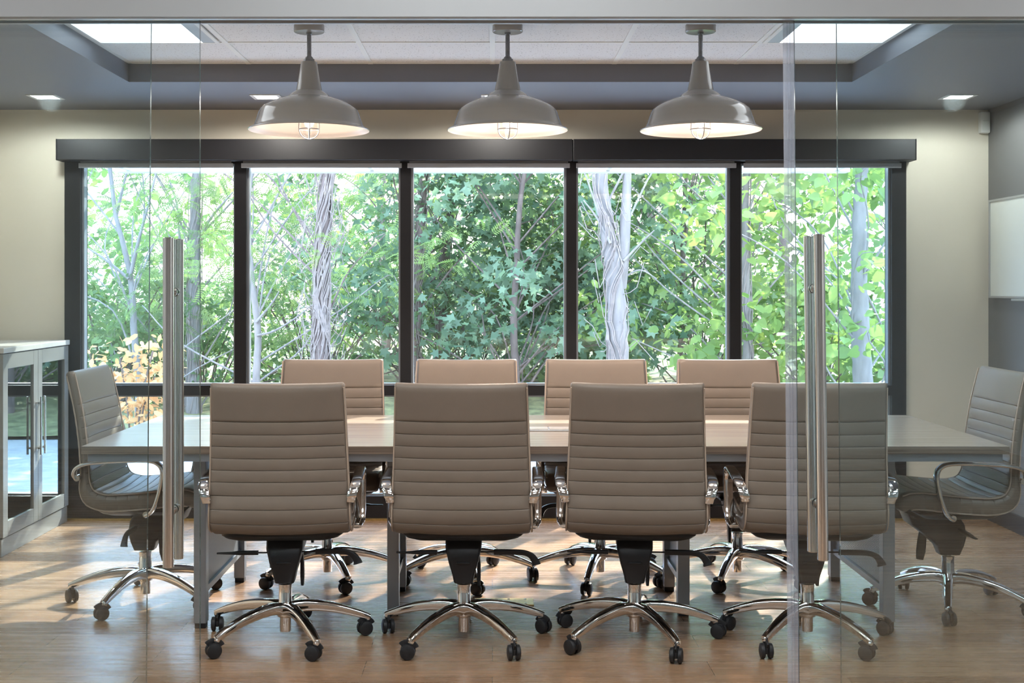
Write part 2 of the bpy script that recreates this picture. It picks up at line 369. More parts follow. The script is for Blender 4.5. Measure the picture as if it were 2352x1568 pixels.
for k in range(2):
    y0 = .002+k*.476; y1 = y0+.474; fw = .062
    bm = bmesh.new(); z0, z1 = .094, 1.008
    bx(bm, -.022, 0, y0, y0+fw, z0, z1, .0015); bx(bm, -.022, 0, y1-fw, y1, z0, z1, .0015)
    bx(bm, -.022, 0, y0+fw, y1-fw, z0, z0+.075, .0015); bx(bm, -.022, 0, y0+fw, y1-fw, z1-.075, z1, .0015)
    d = obj('cabinet_door', bm, 'cabinet', cab)
    obj('door_glass', box(-.014, -.009, y0+fw-.004, y1-fw+.004, z0+.071, z1-.071), 'cab_glass', d)
    yh = (y1-.028) if k == 0 else (y0+.028)
    bm = bmesh.new(); bx(bm, .022, .032, yh-.006, yh+.006, .45, .76, .002); bx(bm, -.001, .024, yh-.005, yh+.005, .48, .49); bx(bm, -.001, .024, yh-.005, yh+.005, .72, .73)
    obj('handle', bm, 'steel', d)

# ------------------------------------------------------------------ glass doors and fixed panels
def pane(name, x0, x1, y, th, z0, z1, lean=0, px=0):
    """glass slab whose free vertical edge leans by `lean` metres (top minus bottom)"""
    bm = box(x0, x1, y-th/2, y+th/2, z0, z1)
    if lean:
        for v in bm.verts:
            if abs(v.co.x-px) < 1e-5: v.co.x += lean*((v.co.z-z0)/(z1-z0)-.5)
    for f in bm.faces:
        f.normal_update()
        if abs(f.normal.y) < .5: f.material_index = 1
    return obj(name, bm, ['door_glass', 'edge'])
GD, GF = 3.555, 3.595
d1 = struct(pane('door_1', -1.93, -.8375, GD, .012, .012, 2.104))
d2 = struct(pane('door_2', .872, 1.96, GD, .012, .012, 2.104, -.016, .872))
struct(pane('window_6', -2.899, -.998, GF, .012, .0, 2.106, -.010-.006, -.998)).location.x += 0
struct(pane('window_7', 1.004, 2.869, GF, .012, .0, 2.106, -.016, 1.004))
for v in bpy.data.objects['window_6'].data.vertices:
    if v.co.x > -1.5: v.co.x = -.998 + (.010 if v.co.z > 1 else -.006)
def pull(name_parent, xo, zt, zb, zs, lean):
    h = bpy.data.objects.new('pull_handle', None); C.objects.link(h); h.parent = name_parent
    for k, (yy, off) in enumerate(((3.50-.0, 0), (3.612, 0))):
        bm = bmesh.new(); zt_, zb_ = zt, zb
        prof = [(.0135, zb_), (.0155, zb_+.002), (.0155, zt_-.002), (.0135, zt_)]
        lathe(bm, prof, 28, (xo, yy, 0))
        for v in bm.verts: v.co.x += lean*((v.co.z-1.0)/.93)
        obj('handle_bar', bm, 'steel', h, 40)
    for z in zs:
        bm = bmesh.new(); xx = xo+lean*((z-1.0)/.93)
        lathe(bm, [(.009, 3.50), (.009, 3.5485)], 18, (xx, 0, z), axis='Y'); lathe(bm, [(.009, 3.5615), (.009, 3.612)], 18, (xx, 0, z), axis='Y')
        lathe(bm, [(.014, 3.540), (.014, 3.549)], 20, (xx, 0, z), axis='Y'); lathe(bm, [(.014, 3.561), (.014, 3.570)], 20, (xx, 0, z), axis='Y')
        obj('standoff', bm, 'steel', h, 40)
    return h
pull(d1, -.914, 1.481, .551, (1.327, .705), 0)
pull(d2, .927, 1.490, .571, (1.337, .722), -.012)
def seal_mat():
    m = bpy.data.materials.new('clear ribbed seal'); m.use_nodes = True; t = m.node_tree; N = t.nodes; L = t.links
    p = N['Principled BSDF']; p.inputs['Base Color'].default_value = srgb(200, 204, 214); p.inputs['Roughness'].default_value = .15
    tr = N.new('ShaderNodeBsdfTransparent'); tr.inputs[0].default_value = (.9, .92, .95, 1); mx = N.new('ShaderNodeMixShader'); mx.inputs[0].default_value = .70
    L.new(p.outputs[0], mx.inputs[1]); L.new(tr.outputs[0], mx.inputs[2]); L.new(mx.outputs[0], N['Material Output'].inputs[0]); return m
M['seal'] = seal_mat()
bm = bmesh.new()
for x, r in ((.846, .0065), (.856, .005), (.866, .0065)):
    sweep(bm, [(x+.008, 3.555, .012), (x-.008, 3.555, 2.100)], circ(r, 10), up=Vector((0, 1, 0)))
obj('edge_seal', bm, 'seal', d2, 60)

# ------------------------------------------------------------------ conference table
TX0, TX1, TY0, TY1, TZ = -1.555, 1.955, 4.69, 5.84, .74
tb = thing('conference_table', 'long grey oak conference table on silver legs in the middle of the room', 'table', ((TX0+TX1)/2, (TY0+TY1)/2, 0))
hx, hy = (TX1-TX0)/2, (TY1-TY0)/2; cxm = (TX0+TX1)/2; cym = (TY0+TY1)/2
bm = box(-hx, hx, -hy, hy, TZ-.030, TZ, .0015)
for f in bm.faces:
    f.normal_update()
    if abs(f.normal.z) < .5: f.material_index = 1
obj('tabletop', bm, ['laminate', 'lam_edge'], tb)
bm = bmesh.new(); z0, z1 = TZ-.060, TZ-.030
bx(bm, -hx+.02, hx-.02, -hy+.015, -hy+.055, z0, z1, .001); bx(bm, -hx+.02, hx-.02, hy-.055, hy-.015, z0, z1, .001)
bx(bm, -hx+.02, -hx+.06, -hy+.055, hy-.055, z0, z1, .001); bx(bm, hx-.06, hx-.02, -hy+.055, hy-.055, z0, z1, .001)
for x in (-1.15, -.405, .78, 1.565): bx(bm, x-cxm-.024, x-cxm+.024, -hy+.055, hy-.055, z0, z1)
obj('apron_frame', bm, 'alu', tb)
for x, ya, yb in ((-1.15, 4.90, 5.66), (-.405, 5.08, 5.49), (.78, 5.08, 5.49), (1.565, 4.92, 5.68)):
    for y in (ya, yb):
        l = obj('leg', box(x-cxm-.024, x-cxm+.024, y-cym-.024, y-cym+.024, .02, z0, .002), 'alu', tb)
        obj('leg_foot', box(x-cxm-.021, x-cxm+.021, y-cym-.021, y-cym+.021, 0, .02, .002), 'black', l)
    p = obj('side_panel', box(x-cxm-.002, x-cxm+.002, ya-cym+.024, yb-cym-.024, .150, z0), 'perf', tb)
    obj('panel_rail', box(x-cxm-.012, x-cxm+.012, ya-cym+.024, yb-cym-.024, .125, .150, .001), 'alu', p)
pm = thing('cable_port', 'low flat silver cable port set on the middle of the conference table', 'cable port', (.236, 5.23, TZ))
obj('frame', box(-.20, .20, -.055, .055, 0, .006, .002), 'alul', pm)
obj('lid', bx(box(-.19, -.003, -.045, .045, .0055, .009, .001), .003, .19, -.045, .045, .0055, .009, .001), 'worktop', pm)
fb = thing('floor_outlet_box', 'flat brass floor outlet box under the conference table', 'floor outlet', (.05, 5.27, 0))
obj('cover', box(-.125, .125, -.055, .055, 0, .008, .003), 'brass', fb)
for x in (-.07, .02, .09):
    for y in (-.035, .035): obj('screw', lathe(bmesh.new(), [(.006, .008), (.006, .010)], 10, (x, y, 0)), 'steel', fb)

# ------------------------------------------------------------------ office chair
prof_pts = [(.262, .440), (.250, .468), (.19, .472), (.08, .460), (-.02, .452), (-.10, .452), (-.160, .474), (-.190, .525), (-.197, .60), (-.205, .70), (-.222, .82), (-.246, .93), (-.262, .992)]
PR = spline([(0, y, z) for y, z in prof_pts], 16)
cum = [0]
for a, b in zip(PR, PR[1:]): cum.append(cum[-1]+(b-a).length)
LEN = cum[-1]
def at(s):
    s = min(max(s, 0), LEN)
    for i in range(len(cum)-1):
        if cum[i+1] >= s:
            f = (s-cum[i])/max(cum[i+1]-cum[i], 1e-9); return PR[i].lerp(PR[i+1], f)
    return PR[-1]
def arc_at_z(z):
    for i in range(len(PR)-1):
        if i > len(PR)*.4 and PR[i].z <= z <= PR[i+1].z: return cum[i]+(z-PR[i].z)/(PR[i+1].z-PR[i].z)*(cum[i+1]-cum[i])
    return LEN
grooves = [arc_at_z(z) for z in (.856, .809, .764, .720, .676, .632, .582, .534, .490)]
g = grooves[-1]
while g > .12:
    g -= .047; grooves.append(g)
grooves = sorted(grooves)
def shell():
    bm = bmesh.new(); ss = []
    marks = [0.0]+grooves+[LEN]
    for a, b in zip(marks, marks[1:]):
        for u in (0, .03, .08, .2, .35, .5, .65, .8, .92, .97): ss.append((a+(b-a)*u, u, a, b))
    ss.append((LEN, 1, marks[-2], LEN))
    rings = []
    for s, u, a, b in ss:
        p = at(s); T = (at(s+.004)-at(s-.004)).normalized(); Nn = Vector((0, -T.z, T.y))      # outward = behind / below
        if Nn.y > 0 and s > LEN*.6: Nn = -Nn
        back = min(1, max(0, (p.z-.47)/.10)) if s > .25 else 0
        half = .5*((1-back)*.072+back*.040)
        hw = .262 - .020*min(1, max(0, (p.z-.47)/.5))
        if s < .05: k = math.sqrt(max(0, 1-(1-s/.05)**2)); half *= .25+.75*k; hw *= .94+.06*k
        if s > LEN-.022: k = math.sqrt(max(0, 1-((s-LEN+.022)/.022)**2)); half *= .15+.85*k; hw *= .975+.025*k
        pil = -.0045 if u in (0, 1) else .0032*math.sin(PI*u)**.6 - .0010
        if s in (0,): pil = 0
        if s > grooves[-1]+.001: pil = .002*math.sin(PI*u)**.5 if u < 1 else 0
        ring = []; rr = min(half*.85, .018); w2 = hw
        sec = []
        nx = 12
        for i in range(nx+1): x = -w2+rr+(2*w2-2*rr)*i/nx; sec.append((x, half+pil*min(1, (w2-abs(x))/.012)))
        for k in range(1, 4): an = math.radians(90-45*k/2*1.0); sec.append((w2-rr+rr*math.cos(an), (half-rr)+rr*math.sin(an))) if k < 2 else sec.append((w2, 0 if k == 2 else -(half-rr)))
        for i in range(nx+1): x = w2-rr-(2*w2-2*rr)*i/nx; sec.append((x, -half-pil*min(1, (w2-abs(x))/.012)))
        sec += [(-w2, -(half-rr)), (-w2, 0), (-w2+rr-rr*math.cos(math.radians(45)), (half-rr)+rr*math.sin(math.radians(45)))]
        for x, nrm in sec:
            wrap = (.020*back+.012*(1-back))*(x/.26)**2
            q = p + Nn*nrm - Nn*wrap; ring.append(bm.verts.new((x, q.y, q.z)))
        rings.append(ring)
    m_ = len(rings[0])
    for a, b in zip(rings, rings[1:]):
        for i in range(m_): bm.faces.new((a[i], a[(i+1) % m_], b[(i+1) % m_], b[i]))
    bm.faces.new(rings[0]); bm.faces.new(rings[-1])
    return bm
def piping_bm(sx_):
    bm = bmesh.new()
    if 1:
        for side in (-1, 1):
            pts = []
            for k in range(60):
                s = .03+(LEN-.045)*k/59; p = at(s); T = (at(s+.004)-at(s-.004)).normalized(); Nn = Vector((0, -T.z, T.y))
                if Nn.y > 0 and s > LEN*.6: Nn = -Nn
                back = min(1, max(0, (p.z-.47)/.10)) if s > .25 else 0
                half = .5*((1-back)*.072+back*.040); hw = .262 - .020*min(1, max(0, (p.z-.47)/.5))
                q = p+Nn*(half-.003)*side-Nn*(.020*back+.012*(1-back))
                pts.append((sx_*(hw-.004), q.y, q.z))
            sweep(bm, pts, circ(.0032, 6), up=Vector((1, 0, 0)))
    # stitched band seam across the back
    return bm
def arm_bm2(sx_):
    """flat bar: wide across x, thin in the plane of the loop"""
    bm = bmesh.new(); x = .281
    pts = [(x-.020, -.206, .560), (x-.016, -.216, .582), (x-.006, -.196, .612), (x, -.13, .630), (x, 0, .638), (x, .09, .638), (x, .132, .624), (x, .148, .590), (x, .138, .52), (x, .118, .455), (x-.004, .098, .425), (x-.012, .075, .412)]
    P = spline([(sx_*a, b, c) for a, b, c in pts], 6); n = len(P); rings = []
    sec = rrect(.019, .0075, .006, 2)
    for i, p in enumerate(P):
        T = (P[min(i+1, n-1)]-P[max(i-1, 0)]).normalized(); A = Vector((1, 0, 0)); B = A.cross(T).normalized()
        k = 1.0 if 4 < i < n-6 else .82
        rings.append([bm.verts.new(p+A*a*k+B*b) for a, b in sec])
    m_ = len(sec)
    for a, b in zip(rings, rings[1:]):
        for i in range(m_): bm.faces.new((a[i], a[(i+1) % m_], b[(i+1) % m_], b[i]))
    bm.faces.new(rings[0]); bm.faces.new(rings[-1])
    # round bosses into the shell
    for (y, z) in ((-.203, .566), (.078, .418)):
        a, b = sorted((sx_*(x-.034), sx_*(x-.006))); lathe(bm, [(.013, a), (.013, b)], 14, (0, y, z), axis='X')
    return bm
def mech_bm():
    bm = bmesh.new()
    lv = [(-.070, .070, -.02, .19, .400), (-.068, .068, -.05, .17, .352), (-.055, .055, -.062, .10, .300), (-.043, .043, -.055, .055, .258), (-.036, .036, -.042, .042, .222)]
    rings = []
    for x0, x1, y0, y1, z in lv:
        cx, cy = (x0+x1)/2, (y0+y1)/2
        rings.append([bm.verts.new((cx+a, cy+b, z)) for a, b in rrect((x1-x0)/2, (y1-y0)/2, .014, 3)])
    m_ = len(rings[0])
    for a, b in zip(rings, rings[1:]):
        for i in range(m_): bm.faces.new((a[i], a[(i+1) % m_], b[(i+1) % m_], b[i]))
    bm.faces.new(rings[0]); bm.faces.new(rings[-1])
    bx(bm, -.026, .026, -.066, -.058, .300, .307, .002)
    bx(bm, -.11, .11, -.05, .18, .386, .399, .003)
    return bm
def base_bm():
    bm = bmesh.new()
    lathe(bm, [(.022, .085), (.030, .090), (.034, .105), (.034, .128), (.030, .142), (.0255, .150), (.0255, .205)], 28)
    for k in range(5):
        a = math.radians(-90+72*k); d = Vector((math.cos(a), math.sin(a), 0))
        prof = [(.018, .126), (.06, .132), (.12, .129), (.19, .117), (.25, .100), (.295, .084), (.320, .074)]
        P = spline([tuple(d*r+Vector((0, 0, z-.006))) for r, z in prof], 5); n = len(P)
        sc = [(1.35-.55*i/(n-1), 1.55-.80*i/(n-1)) for i in range(n)]
        sweep(bm, P, rrect(.0165, .0155, .009, 3), scales=sc)
        c = d*.314
        lathe(bm, [(.011, .056), (.0135, .060), (.0135, .066), (.011, .068), (.011, .0745), (.006, .079)], 16, (c.x, c.y, 0))
    return bm
def castor_bm():
    bm = bmesh.new()
    for s in (-1, 1):
        lathe(bm, [(.004, s*.006), (.024, s*.006), (.0275, s*.009), (.028, s*.015), (.026, s*.021), (.016, s*.0245), (.004, s*.0252)], 24, (0, -.012, .028), axis='X')
    # hood over the wheels
    P = []
    for k in range(9):
        an = math.radians(20+ 120*k/8); P.append((0, -.012+.030*math.cos(an), .030+.028*math.sin(an)))
    sweep(bm, P, rrect(.014, .003, .002, 2), up=Vector((1, 0, 0)), cap=True)
    bx(bm, -.0055, .0055, -.030, .012, .02, .054, .002)
    lathe(bm, [(.010, .046), (.011, .058)], 14)
    return bm
def lever_bm(side):
    bm = bmesh.new()
    if side < 0:
        lathe(bm, [(.003, -.10), (.003, -.06)], 10, (0, -.02, .335), axis='X')
        P = [(-.10, -.02, .335), (-.17, -.02, .335), (-.20, -.02, .334), (-.255, -.02, .334)]
        sweep(bm, P, rrect(.011, .0075, .004, 2), scales=[(1, 1), (1, 1), (.9, .55), (.6, .35)])
    else:
        lathe(bm, [(.003, .06), (.003, .12)], 10, (0, -.01, .335), axis='X')
        P = spline([(.115, -.01, .335), (.17, -.01, .335), (.225, -.01, .333), (.255, -.01, .322), (.272, -.01, .300), (.276, -.01, .288)], 5)
        n = len(P); sweep(bm, P, rrect(.010, .0085, .004, 2), scales=[(1+.8*max(0, (i/n-.5))*2, .85+.9*max(0, (i/n-.45))*1.6*(1 if i < n-1 else .6)) for i in range(n)], up=Vector((0, 1, 0)))
    return bm
def column_bm():
    return lathe(bmesh.new(), [(.020, .032), (.021, .034), (.0215, .20), (.0265, .203), (.0265, .212), (.0115, .214), (.0115, .235)], 24)
def paddle_bm():
    bm = bmesh.new(); sweep(bm, [(.052, .085, .33), (.055, .09, .27), (.055, .095, .22), (.055, .10, .185)], rrect(.007, .019, .006, 3), up=Vector((0, 1, 0)), scales=[.7, 1, 1.05, .8]); return bm
def pan_bm():
    bm = bmesh.new(); rings = []
    for k, (z, f_) in enumerate(((.4305, 1.0), (.420, 1.0), (.408, .93), (.398, .80), (.394, .66))):
        rings.append([bm.verts.new((a, .02+b, z)) for a, b in rrect(.225*f_, .165*f_, .05*f_, 4)])
    m_ = len(rings[0])
    for a, b in zip(rings, rings[1:]):
        for i in range(m_): bm.faces.new((a[i], a[(i+1) % m_], b[(i+1) % m_], b[i]))
    bm.faces.new(rings[0]); bm.faces.new(rings[-1]); return bm
def make_chair(label, group):
    r = thing('conference_chair', label, 'chair', (0, 0, 0), 0, group)
    up = obj('upholstered_shell', shell(), 'leather', r, 50)
    for s in (-1, 1): obj('piping', piping_bm(s), 'piping', up, 60)
    obj('seat_pan', pan_bm(), 'black', r, 40)
    obj('tension_paddle', paddle_bm(), 'black', r, 40)
    for s in (-1, 1): obj('armrest', arm_bm2(s), 'chrome', r, 40)
    obj('tilt_mechanism', mech_bm(), 'black', r, 40)
    for s in (-1, 1): obj('lever', lever_bm(s), 'black', r, 40)
    obj('gas_column', column_bm(), 'chrome', r, 40)
    b = obj('star_base', base_bm(), 'chrome', r, 50)
    cm = castor_bm(); co = None
    for k in range(5):
        a = math.radians(-90+72*k)
        if co is None: co = obj('castor', cm, 'rubber', b, 40); c = co
        else: c = bpy.data.objects.new('castor', co.data); C.objects.link(c); c.parent = b
        c.location = (.314*math.cos(a), .314*math.sin(a), 0)
    return r
def copy_tree(o, parent=None):
    c = o.copy(); C.objects.link(c); c.parent = parent
    for ch in list(o.children): copy_tree(ch, c)
    return c
# x, y, body yaw, base yaw (world), label
G1, G2, G3 = 'chairs on the near side of the table', 'chairs on the window side of the table', 'chairs at the ends of the table'
chairs = [
 (-.789, 4.730, 3, 30, 'taupe ribbed conference chair with its back to us, leftmost of the near row', G1),
 (-.109, 4.730, -1, 36, 'taupe ribbed conference chair with its back to us, second from left in the near row', G1),
 (.541, 4.730, -4, 22, 'taupe ribbed conference chair with its back to us, third from left in the near row', G1),
 (1.200, 4.730, -4, 30, 'taupe ribbed conference chair partly behind the right glass door edge, last of the near row', G1),
 (-.761, 5.720, 181, 24, 'taupe ribbed conference chair facing us on the window side, leftmost of the far row', G2),
 (-.128, 5.720, 179, 10, 'taupe ribbed conference chair facing us, second from left along the window side', G2),
 (.496, 5.720, 180, -15, 'taupe ribbed conference chair facing us, third from left along the window side', G2),
 (1.128, 5.720, 180, -24, 'taupe ribbed conference chair facing us on the window side, rightmost of the far row', G2),
 (-1.485, 5.310, -90, -15, 'taupe ribbed conference chair at the left end of the table beside the cabinet', G3),
 (1.916, 5.220, 90, -20, 'taupe ribbed conference chair at the right end of the table by the dark wall', G3)]
random.seed(5)
proto = make_chair(chairs[0][4], G1)
allc = [proto]+[copy_tree(proto) for _ in chairs[1:]]
for c, (x, y, yaw, byaw, lab, gr) in zip(allc, chairs):
    c.location = (x, y, 0); c.rotation_euler = (0, 0, math.radians(yaw)); c['label'] = lab; c['group'] = gr
    for ch in c.children:
        if ch.name.startswith('star_base'):
            ch.rotation_euler = (0, 0, math.radians(byaw-yaw))
            for k in ch.children: k.rotation_euler = (0, 0, random.uniform(0, 2*PI))

# ------------------------------------------------------------------ pendants
def make_pendant(label, loc):
    r = thing('pendant_lamp', label, 'pendant lamp', loc, 0, 'pendant lamps over the table')
    obj('ceiling_canopy', lathe(bmesh.new(), [(.010, 0), (.063, 0), (.065, -.004), (.065, -.030), (.062, -.033), (.010, -.034)], 40), 'enamel', r, 40)
    bm = bmesh.new(); lathe(bm, [(.0125, -.034), (.0125, -.042), (.0095, -.043), (.0095, -.134), (.012, -.136), (.012, -.142)], 20)
    lathe(bm, [(.016, -.140), (.018, -.146), (.023, -.148), (.023, -.160)], 24)
    obj('stem', bm, 'galv', r, 40)
    out = [(.022, -.158), (.034, -.160), (.038, -.19), (.046, -.235), (.054, -.274), (.055, -.283), (.066, -.288), (.080, -.298), (.089, -.308), (.099, -.3125), (.130, -.321), (.162, -.334), (.190, -.350), (.206, -.364), (.213, -.378), (.222, -.405), (.231, -.430), (.237, -.438), (.248, -.443), (.257, -.448), (.2585, -.451), (.256, -.453)]
    bm = bmesh.new(); P = out; lathe(bm, P, 72, cap=False)
    sh_ = obj('lamp_shade', bm, 'enamel', r, 50)
    ins = [(.256, -.453), (.249, -.4445), (.236, -.4415), (.228, -.431), (.219, -.405), (.210, -.380), (.203, -.367), (.188, -.354), (.160, -.338), (.129, -.325), (.098, -.3165), (.085, -.311), (.02, -.308)]
    obj('reflector', lathe(bmesh.new(), ins, 72, cap=False), 'white_enamel', sh_, 50)
    obj('socket', lathe(bmesh.new(), [(.03, -.30), (.03, -.335), (.026, -.338), (.02, -.34)], 24), 'white', r, 40)
    obj('glass_jar', lathe(bmesh.new(), [(.032, -.338), (.034, -.36), (.034, -.44), (.030, -.462), (.02, -.476), (.004, -.481)], 28, cap=False), 'jar', r, 60)
    obj('bulb', lathe(bmesh.new(), [(.010, -.340), (.013, -.36), (.021, -.39), (.023, -.405), (.021, -.422), (.012, -.436), (.002, -.440)], 24), 'bulb', r, 60)
    bm = bmesh.new(); R_ = .0425
    for zz in (-.362, -.447): sweep(bm, [(R_*math.cos(2*PI*i/32), R_*math.sin(2*PI*i/32), zz) for i in range(32)], circ(.0022, 8), closed=True)
    for k in range(4):
        a = PI/4*0+PI/2*k+.2; pts = [(R_*math.cos(a), R_*math.sin(a), -.340), (R_*math.cos(a), R_*math.sin(a), -.447)]
        for q in range(1, 7): t_ = q/6*PI/2; pts.append((R_*math.cos(t_)*math.cos(a), R_*math.cos(t_)*math.sin(a), -.447-.042*math.sin(t_)))
        sweep(bm, pts, circ(.0020, 8), up=Vector((math.sin(a), -math.cos(a), .01)))
    obj('wire_cage', bm, 'galv', r, 50)
    return r
for i, (x, y, z, lab) in enumerate(((-.783, 5.30, ZC, 'grey enamel barn pendant lamp above the left part of the table'), (.065, 5.30, ZC, 'grey enamel barn pendant lamp over the middle of the table, between two others'), (.889, 5.30, ZC, 'grey enamel barn pendant lamp above the right part of the table'))):
    p = make_pendant(lab, (x, y, z)) if i == 0 else copy_tree(bpy.data.objects['pendant_lamp'])
    p.location = (x, y, z); p['label'] = lab
    ld = bpy.data.lights.new('pendant_light', 'POINT'); ld.energy = BULB_W; ld.color = (1, .78, .64); ld.shadow_soft_size = .012
    lo = bpy.data.objects.new('pendant_light', ld); C.objects.link(lo); lo.location = (0, 0, -.458); lo.parent = p
    ld = bpy.data.lights.new('pendant_beam', 'SPOT'); ld.energy = 13; ld.color = (1, .80, .66); ld.shadow_soft_size = .03; ld.spot_size = math.radians(150); ld.spot_blend = .4
    lo = bpy.data.objects.new('pendant_beam', ld); C.objects.link(lo); lo.location = (0, 0, -.492); lo.parent = p

# ------------------------------------------------------------------ recessed lights, troffers, sensor, whiteboard
pos = [(-2.41, 'leftmost recessed square downlight in the dark soffit near the left wall'), (-1.216, 'recessed square downlight in the dark soffit just left of the left pendant'), (.02, 'recessed square downlight in the dark soffit behind the middle pendant'), (2.51, 'rightmost recessed square downlight in the dark soffit near the right wall')]
pos = [(x, 6.69, l) for x, l in pos]+[(x, 3.82, 'unseen square downlight added just inside the glass doors, '+w_) for x, w_ in ((-2.41, 'far left'), (-1.216, 'left of centre'), (.02, 'centre'), (1.26, 'right of centre'), (2.51, 'far right'))]  # second row is out of view, added to brighten the room
for x, yy, lab in pos:
    t = thing('recessed_downlight', lab, 'downlight', (x, yy, ZS), 0, 'square downlights in the soffit')
    bm = bmesh.new(); o_, i_ = .080, .060
    for a in ((-o_, o_, -o_, -i_), (-o_, o_, i_, o_), (-o_, -i_, -i_, i_), (i_, o_, -i_, i_)): bx(bm, *a, -.004, 0)
    obj('trim_ring', bm, 'white', t); obj('lens', box(-i_, i_, -i_, i_, -.002, -.0005), 'down', t)
    ld = bpy.data.lights.new('downlight_beam', 'SPOT'); ld.energy = SPOT_W if yy > 5 else SPOT_W*.8; ld.color = (1, .95, .87); ld.shadow_soft_size = .05; ld.spot_size = math.radians(174); ld.spot_blend = .35
    lo = bpy.data.objects.new('downlight_beam', ld); C.objects.link(lo); lo.location = (0, 0, -.02); lo.parent = t
for x, lab in ((-1.518, 'square ceiling light panel at the left side of the ceiling tray'), (1.508, 'square ceiling light panel at the right side of the ceiling tray')):
    t = thing('ceiling_light', lab, 'ceiling light', (x, 5.375, ZC), 0, 'ceiling light panels in the tray')
    bm = bmesh.new(); a0 = .278
    for a in ((-a0, a0, -a0, -a0+.018), (-a0, a0, a0-.018, a0), (-a0, -a0+.018, -a0+.018, a0-.018), (a0-.018, a0, -a0+.018, a0-.018)): bx(bm, *a, -.012, -.0055)
    obj('frame', bm, 'white', t)
    obj('side_reflector', box(a0-.075 if x < 0 else -a0+.018, a0-.018 if x < 0 else -a0+.075, -a0+.018, a0-.018, -.011, -.0055), 'alul', t)
    obj('diffuser', box(-a0+.018 if x < 0 else -a0+.075, a0-.075 if x < 0 else a0-.018, -a0+.018, a0-.018, -.0105, -.0055), 'troffer', t)
ms = thing('motion_sensor', 'small white motion sensor high in the right corner of the room', 'motion sensor', (2.838, YW, 2.29))
obj('housing', box(-.030, .028, -.045, 0, -.062, .062, .009), 'white', ms, 40)
obj('sensor_lens', box(-.018, .018, -.049, -.044, -.045, .01, .002), 'whiteboard', ms)
wb = thing('whiteboard', 'white marker board in a thin frame on the dark right wall', 'whiteboard', (XR, 6.2, 1.56))
obj('board', box(-.018, 0, -.92, .92, -.275, .275), 'whiteboard', wb)
bm = bmesh.new()
for a in ((-.92, -.905, -.28, .28), (.905, .92, -.28, .28), (-.905, .905, .268, .28), (-.905, .905, -.28, -.268)): bx(bm, -.024, 0, a[0], a[1], a[2], a[3], .001)
obj('frame', bm, 'alul', wb); obj('marker_tray', box(-.07, -.001, -.5, .5, -.292, -.281, .002), 'alul', wb)

# ------------------------------------------------------------------ outside
struct(obj('ground', box(-40, 40, 7.45, 60, -.30, -.16), 'asphalt'))
bm = bmesh.new(); bmesh.ops.create_grid(bm, x_segments=60, y_segments=30, size=1)
rnd = random.Random(3)
for v in bm.verts:
    u = (v.co.y+1)/2; v.co = Vector((v.co.x*22, 12.2+u*20, -.155+.55*min(1, u*4)**.7+rnd.uniform(-.03, .05)))
bank = obj('grass_bank', bm, 'grass', None, 60); tag(bank, 'green bank of ground rising behind the parking area', 'grass', kind='stuff')
for x, y, rz, lab in ((-3.3, 9.6, .6, 'white painted parking line outside the left window bays'), (.2, 9.6, .6, 'white painted parking line outside the middle window bays'), (3.4, 9.6, .6, 'white painted parking line outside the right window bays')):
    o = obj('parking_line', box(-.06, .06, -1.6, 1.6, 0, .004), 'paint'); o.location = (x, y, -.16); o.rotation_euler = (0, 0, rz); tag(o, lab, 'road marking', 'painted parking lines')
aw = thing('window_awning', 'thin white metal awning beam outside above the windows', 'awning', (-.04, 7.68, 2.05))
obj('fascia', box(-2.28, 2.24, -.05, .05, 0, .05, .003), 'fascia', aw)
for x in (-2.2, -.7, .75, 2.16): obj('bracket', box(x-.012, x+.012, -.30, -.05, .01, .04), 'fascia', aw)

LEAF = {}
def star():
    P = []
    tips = [(90, 1), (62, .5), (38, .92), (8, .42), (-22, .70), (-60, .35), (-90, .28), (-120, .35), (202, .70), (172, .42), (142, .92), (118, .5)]
    for a, r in tips: P.append((r*math.cos(math.radians(a)), r*math.sin(math.radians(a)), 0))
    return np.array(P), [list(range(len(P)))]
def heart():
    P = [(0, 1.1, -.12), (.32, .7, .02), (.62, .1, .05), (.55, -.4, 0), (.22, -.6, -.03), (0, -.42, -.06), (-.22, -.6, -.03), (-.55, -.4, 0), (-.62, .1, .05), (-.32, .7, .02)]
    return np.array(P), [[0, 1, 2, 3, 4, 5], [0, 5, 6, 7, 8, 9]]
def oval():
    return np.array([(0, 1, 0), (.42, .25, .06), (.34, -.5, .05), (0, -.85, 0), (-.34, -.5, .05), (-.42, .25, .06)]), [[0, 1, 2, 3], [0, 3, 4, 5]]
def pinnate():
    V, Fc = [], []
    for k in range(9):
        y = k*.24; L_ = .62*(1-.05*abs(k-3)); dr = -.03*k*k*.25
        for s in (-1, 1):
            b = len(V); V += [(0, y, dr), (s*L_*.5, y+.20, dr+.02), (s*L_, y+.22, dr-.10), (s*L_*.5, y+.02, dr)]; Fc.append([b, b+1, b+2, b+3])
    b = len(V); V += [(-.012, 0, 0), (.012, 0, 0), (.004, 2.2, -.5)]; Fc.append([b, b+1, b+2])
    return np.array(V)-np.array([0, .9, 0]), Fc
KIND = {'star': star(), 'heart': heart(), 'oval': oval(), 'pinnate': pinnate()}
